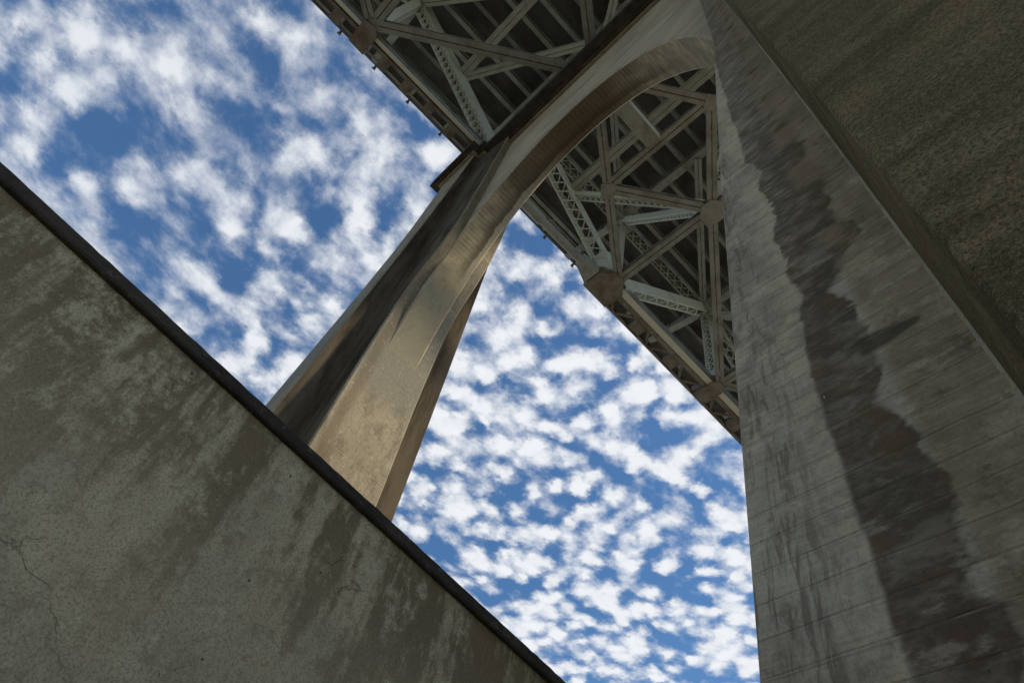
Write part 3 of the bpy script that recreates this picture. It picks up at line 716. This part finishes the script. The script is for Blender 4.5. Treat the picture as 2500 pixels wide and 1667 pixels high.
# ------------------------------------------------------------------ left-hand span (above the crossbeam)
spanL = thing('truss_span', (-p * 2, -5, H), 'steel deck truss span over the sky at the top left, brown bottom laterals', 'bridge span', 'steel truss spans on the pier')
deck(spanL, -p * 3 - .4, -.03, [-.42] + [-p * u for u in range(1, 4)], [(-p * 3 - .4, 4.2), (-.03, 4.2)])
for s in (1, -1):
    Y0 = MY(0, s)
    N_ = lambda u, z=0: (p * u, Y0, z)
    for a, b in ((-3, -2), (-2, -1), (-1, 0)):
        mb = MB(); mb.beam(N_(a), N_(b), .15, .03, 0, .02); mb.beam(N_(a), N_(b), .025, .42, -.04, .23, mi=1); mb.beam(N_(a), N_(b), .025, .42, .04, .23, mi=1)
        mb.beam(N_(a), N_(b), .24, .03, 0, .46, mi=1); part(mb, 'bottom_chord', [M_yellow, M_dark], spanL)
        mb = MB(); mb.beam((p * a, MY(.22, s), .1), (p * b, MY(.22, s), .1), .12, .22); part(mb, 'walkway_stringer', M_rust, spanL)
        for k in range(1, 6):
            x = p * a + p * k / 6
            mb = MB(); mb.box(x - .20, x + .20, min(MY(.28, s), MY(.70, s)), max(MY(.28, s), MY(.70, s)), .02, .2); part(mb, 'walkway_bracket', M_rust, spanL)
        mb = MB(); mb.cyl((p * a, MY(.60, s), .12), (p * b, MY(.60, s), .12), .045, 10); part(mb, 'service_pipe', M_mid, spanL)
    for u in (-3, -2, -1):
        xx = p * u; pts = [(xx - .30, MY(.72, s)), (xx - .30, MY(-.24, s)), (xx + .20, MY(-.34, s)), (xx + .42, MY(-.06, s)), (xx + .40, MY(.74, s))]
        mb = MB(); mb.prism([(x, y, -.14) for x, y in pts], [(x, y, .5) for x, y in pts]); part(mb, 'node_box', M_rust, spanL)
        laced_member('truss_post', N_(u, .4), N_(u, TZ), .48, .34, M_pale, spanL, oz=0, pitch=.4, up=(1, 0, 0))
    laced_member('truss_diagonal', N_(-1, TZ), N_(0, .1), .56, .56, M_green, spanL, oz=0, pitch=.34, lip=.14, bar=.09, rail=.05)
    laced_member('truss_diagonal', N_(-1, TZ), N_(-2, .2), .56, .42, M_green, spanL, oz=0, pitch=.5)
    laced_member('truss_diagonal', N_(-3, TZ), N_(-2, .3), .56, .42, M_green, spanL, oz=0, pitch=.5)
    for u in (-3, -2): laced_member('top_chord', N_(u, TZ - .45), N_(u + 1, TZ - .45), .56, .42, M_mid, spanL, pitch=.5)
    seam_member('lateral_brace', (-p, MY(-.3, s), 0), (-.45, MY(-4.7, s), 0), .40, .30, M_brown, spanL)
    seam_member('bottom_strut', (-p, MY(-.3, s), .03), (-p, MY(-4.97, s), .03), .42, .34, M_brown, spanL)
    seam_member('bottom_strut', (-2 * p, MY(-.3, s), .03), (-2 * p, MY(-4.97, s), .03), .42, .34, M_brown, spanL)
    seam_member('lateral_brace', (-p - .2, MY(-.4, s), .01), (-2 * p, MY(-4.8, s), .01), .38, .28, M_brown, spanL)
    plate_strut('sway_strut', (-p / 2, MY(0, s), 3.75), (-p / 2, -5, 3.75), .42, .5, M_green, spanL)
    plate_strut('sway_brace', (-p / 2 + .1, MY(-.1, s), 3.75), (-.15, MY(-4.9, s), 6.5), .34, .36, M_green, spanL)
    plate_strut('sway_brace', (-p + .1, MY(-.2, s), 6.4), (-p / 2, MY(-4.9, s), 3.9), .34, .36, M_green, spanL)
mb = MB(); mb.beam((-p / 2, -5, 3.6), (-p / 2, -5, 3.62), .6, .6, up=(1, 0, 0)); part(mb, 'gusset_plate', M_mid, spanL)

# ------------------------------------------------------------------ retaining wall
rw = thing('retaining_wall', (-2.79, -8.14, 0), 'mottled cracked concrete retaining wall with a dark thin coping', 'wall')

WD = Vector((.99403, .10906, 0)); WN = Vector((WD.y, -WD.x, 0))      # along the wall, and its face normal (towards the camera)
WS = .74; W0 = Vector((-3.073 + WS * (-2.69 + 3.073), -10.2555 + WS * (-7.393 + 10.2555), 0)); ZT = -26.6594 + WS * 2.6594
def wall_part(name, a0, a1, n0, n1, z0, z1, mat, seg=None):
    mb = MB()
    q = lambda a, n, z: W0 + WD * a + WN * n + Vector((0, 0, z))
    if seg:                                             # long thin piece with slightly uneven arrises
        k = seg; rr = random.Random(3)
        for i in range(k + 1):
            a = a0 + (a1 - a0) * i / k; e = [rr.uniform(-.0013, .0013) for _ in range(4)]
            mb.v += [q(a, n0, z0), q(a, n1 + e[0] - .006, z0 + e[1]), q(a, n1 + e[0], z0 + .008 + e[1]), q(a, n1 + e[2], z1 - .008 + e[3]), q(a, n1 + e[2] - .006, z1 + e[3]), q(a, n0, z1)]
        for i in range(k):
            for j in range(6): b = i * 6; mb.quad((b + j, b + (j + 1) % 6, b + 6 + (j + 1) % 6, b + 6 + j))
        mb.quad(range(6)); mb.quad(range(k * 6, k * 6 + 6))
    else:
        mb.prism([q(a0, n0, z0), q(a1, n0, z0), q(a1, n1, z0), q(a0, n1, z0)], [q(a0, n0, z1), q(a1, n0, z1), q(a1, n1, z1), q(a0, n1, z1)])
    return part(mb, name, mat, rw)
wall_part('wall_face', -5.2, 3.4, -.30, -.026, -H - .3, ZT - .059, M_wall)
wall_part('coping', -5.25, 3.45, -.33, 0, ZT - .057, ZT, M_coping, seg=240)
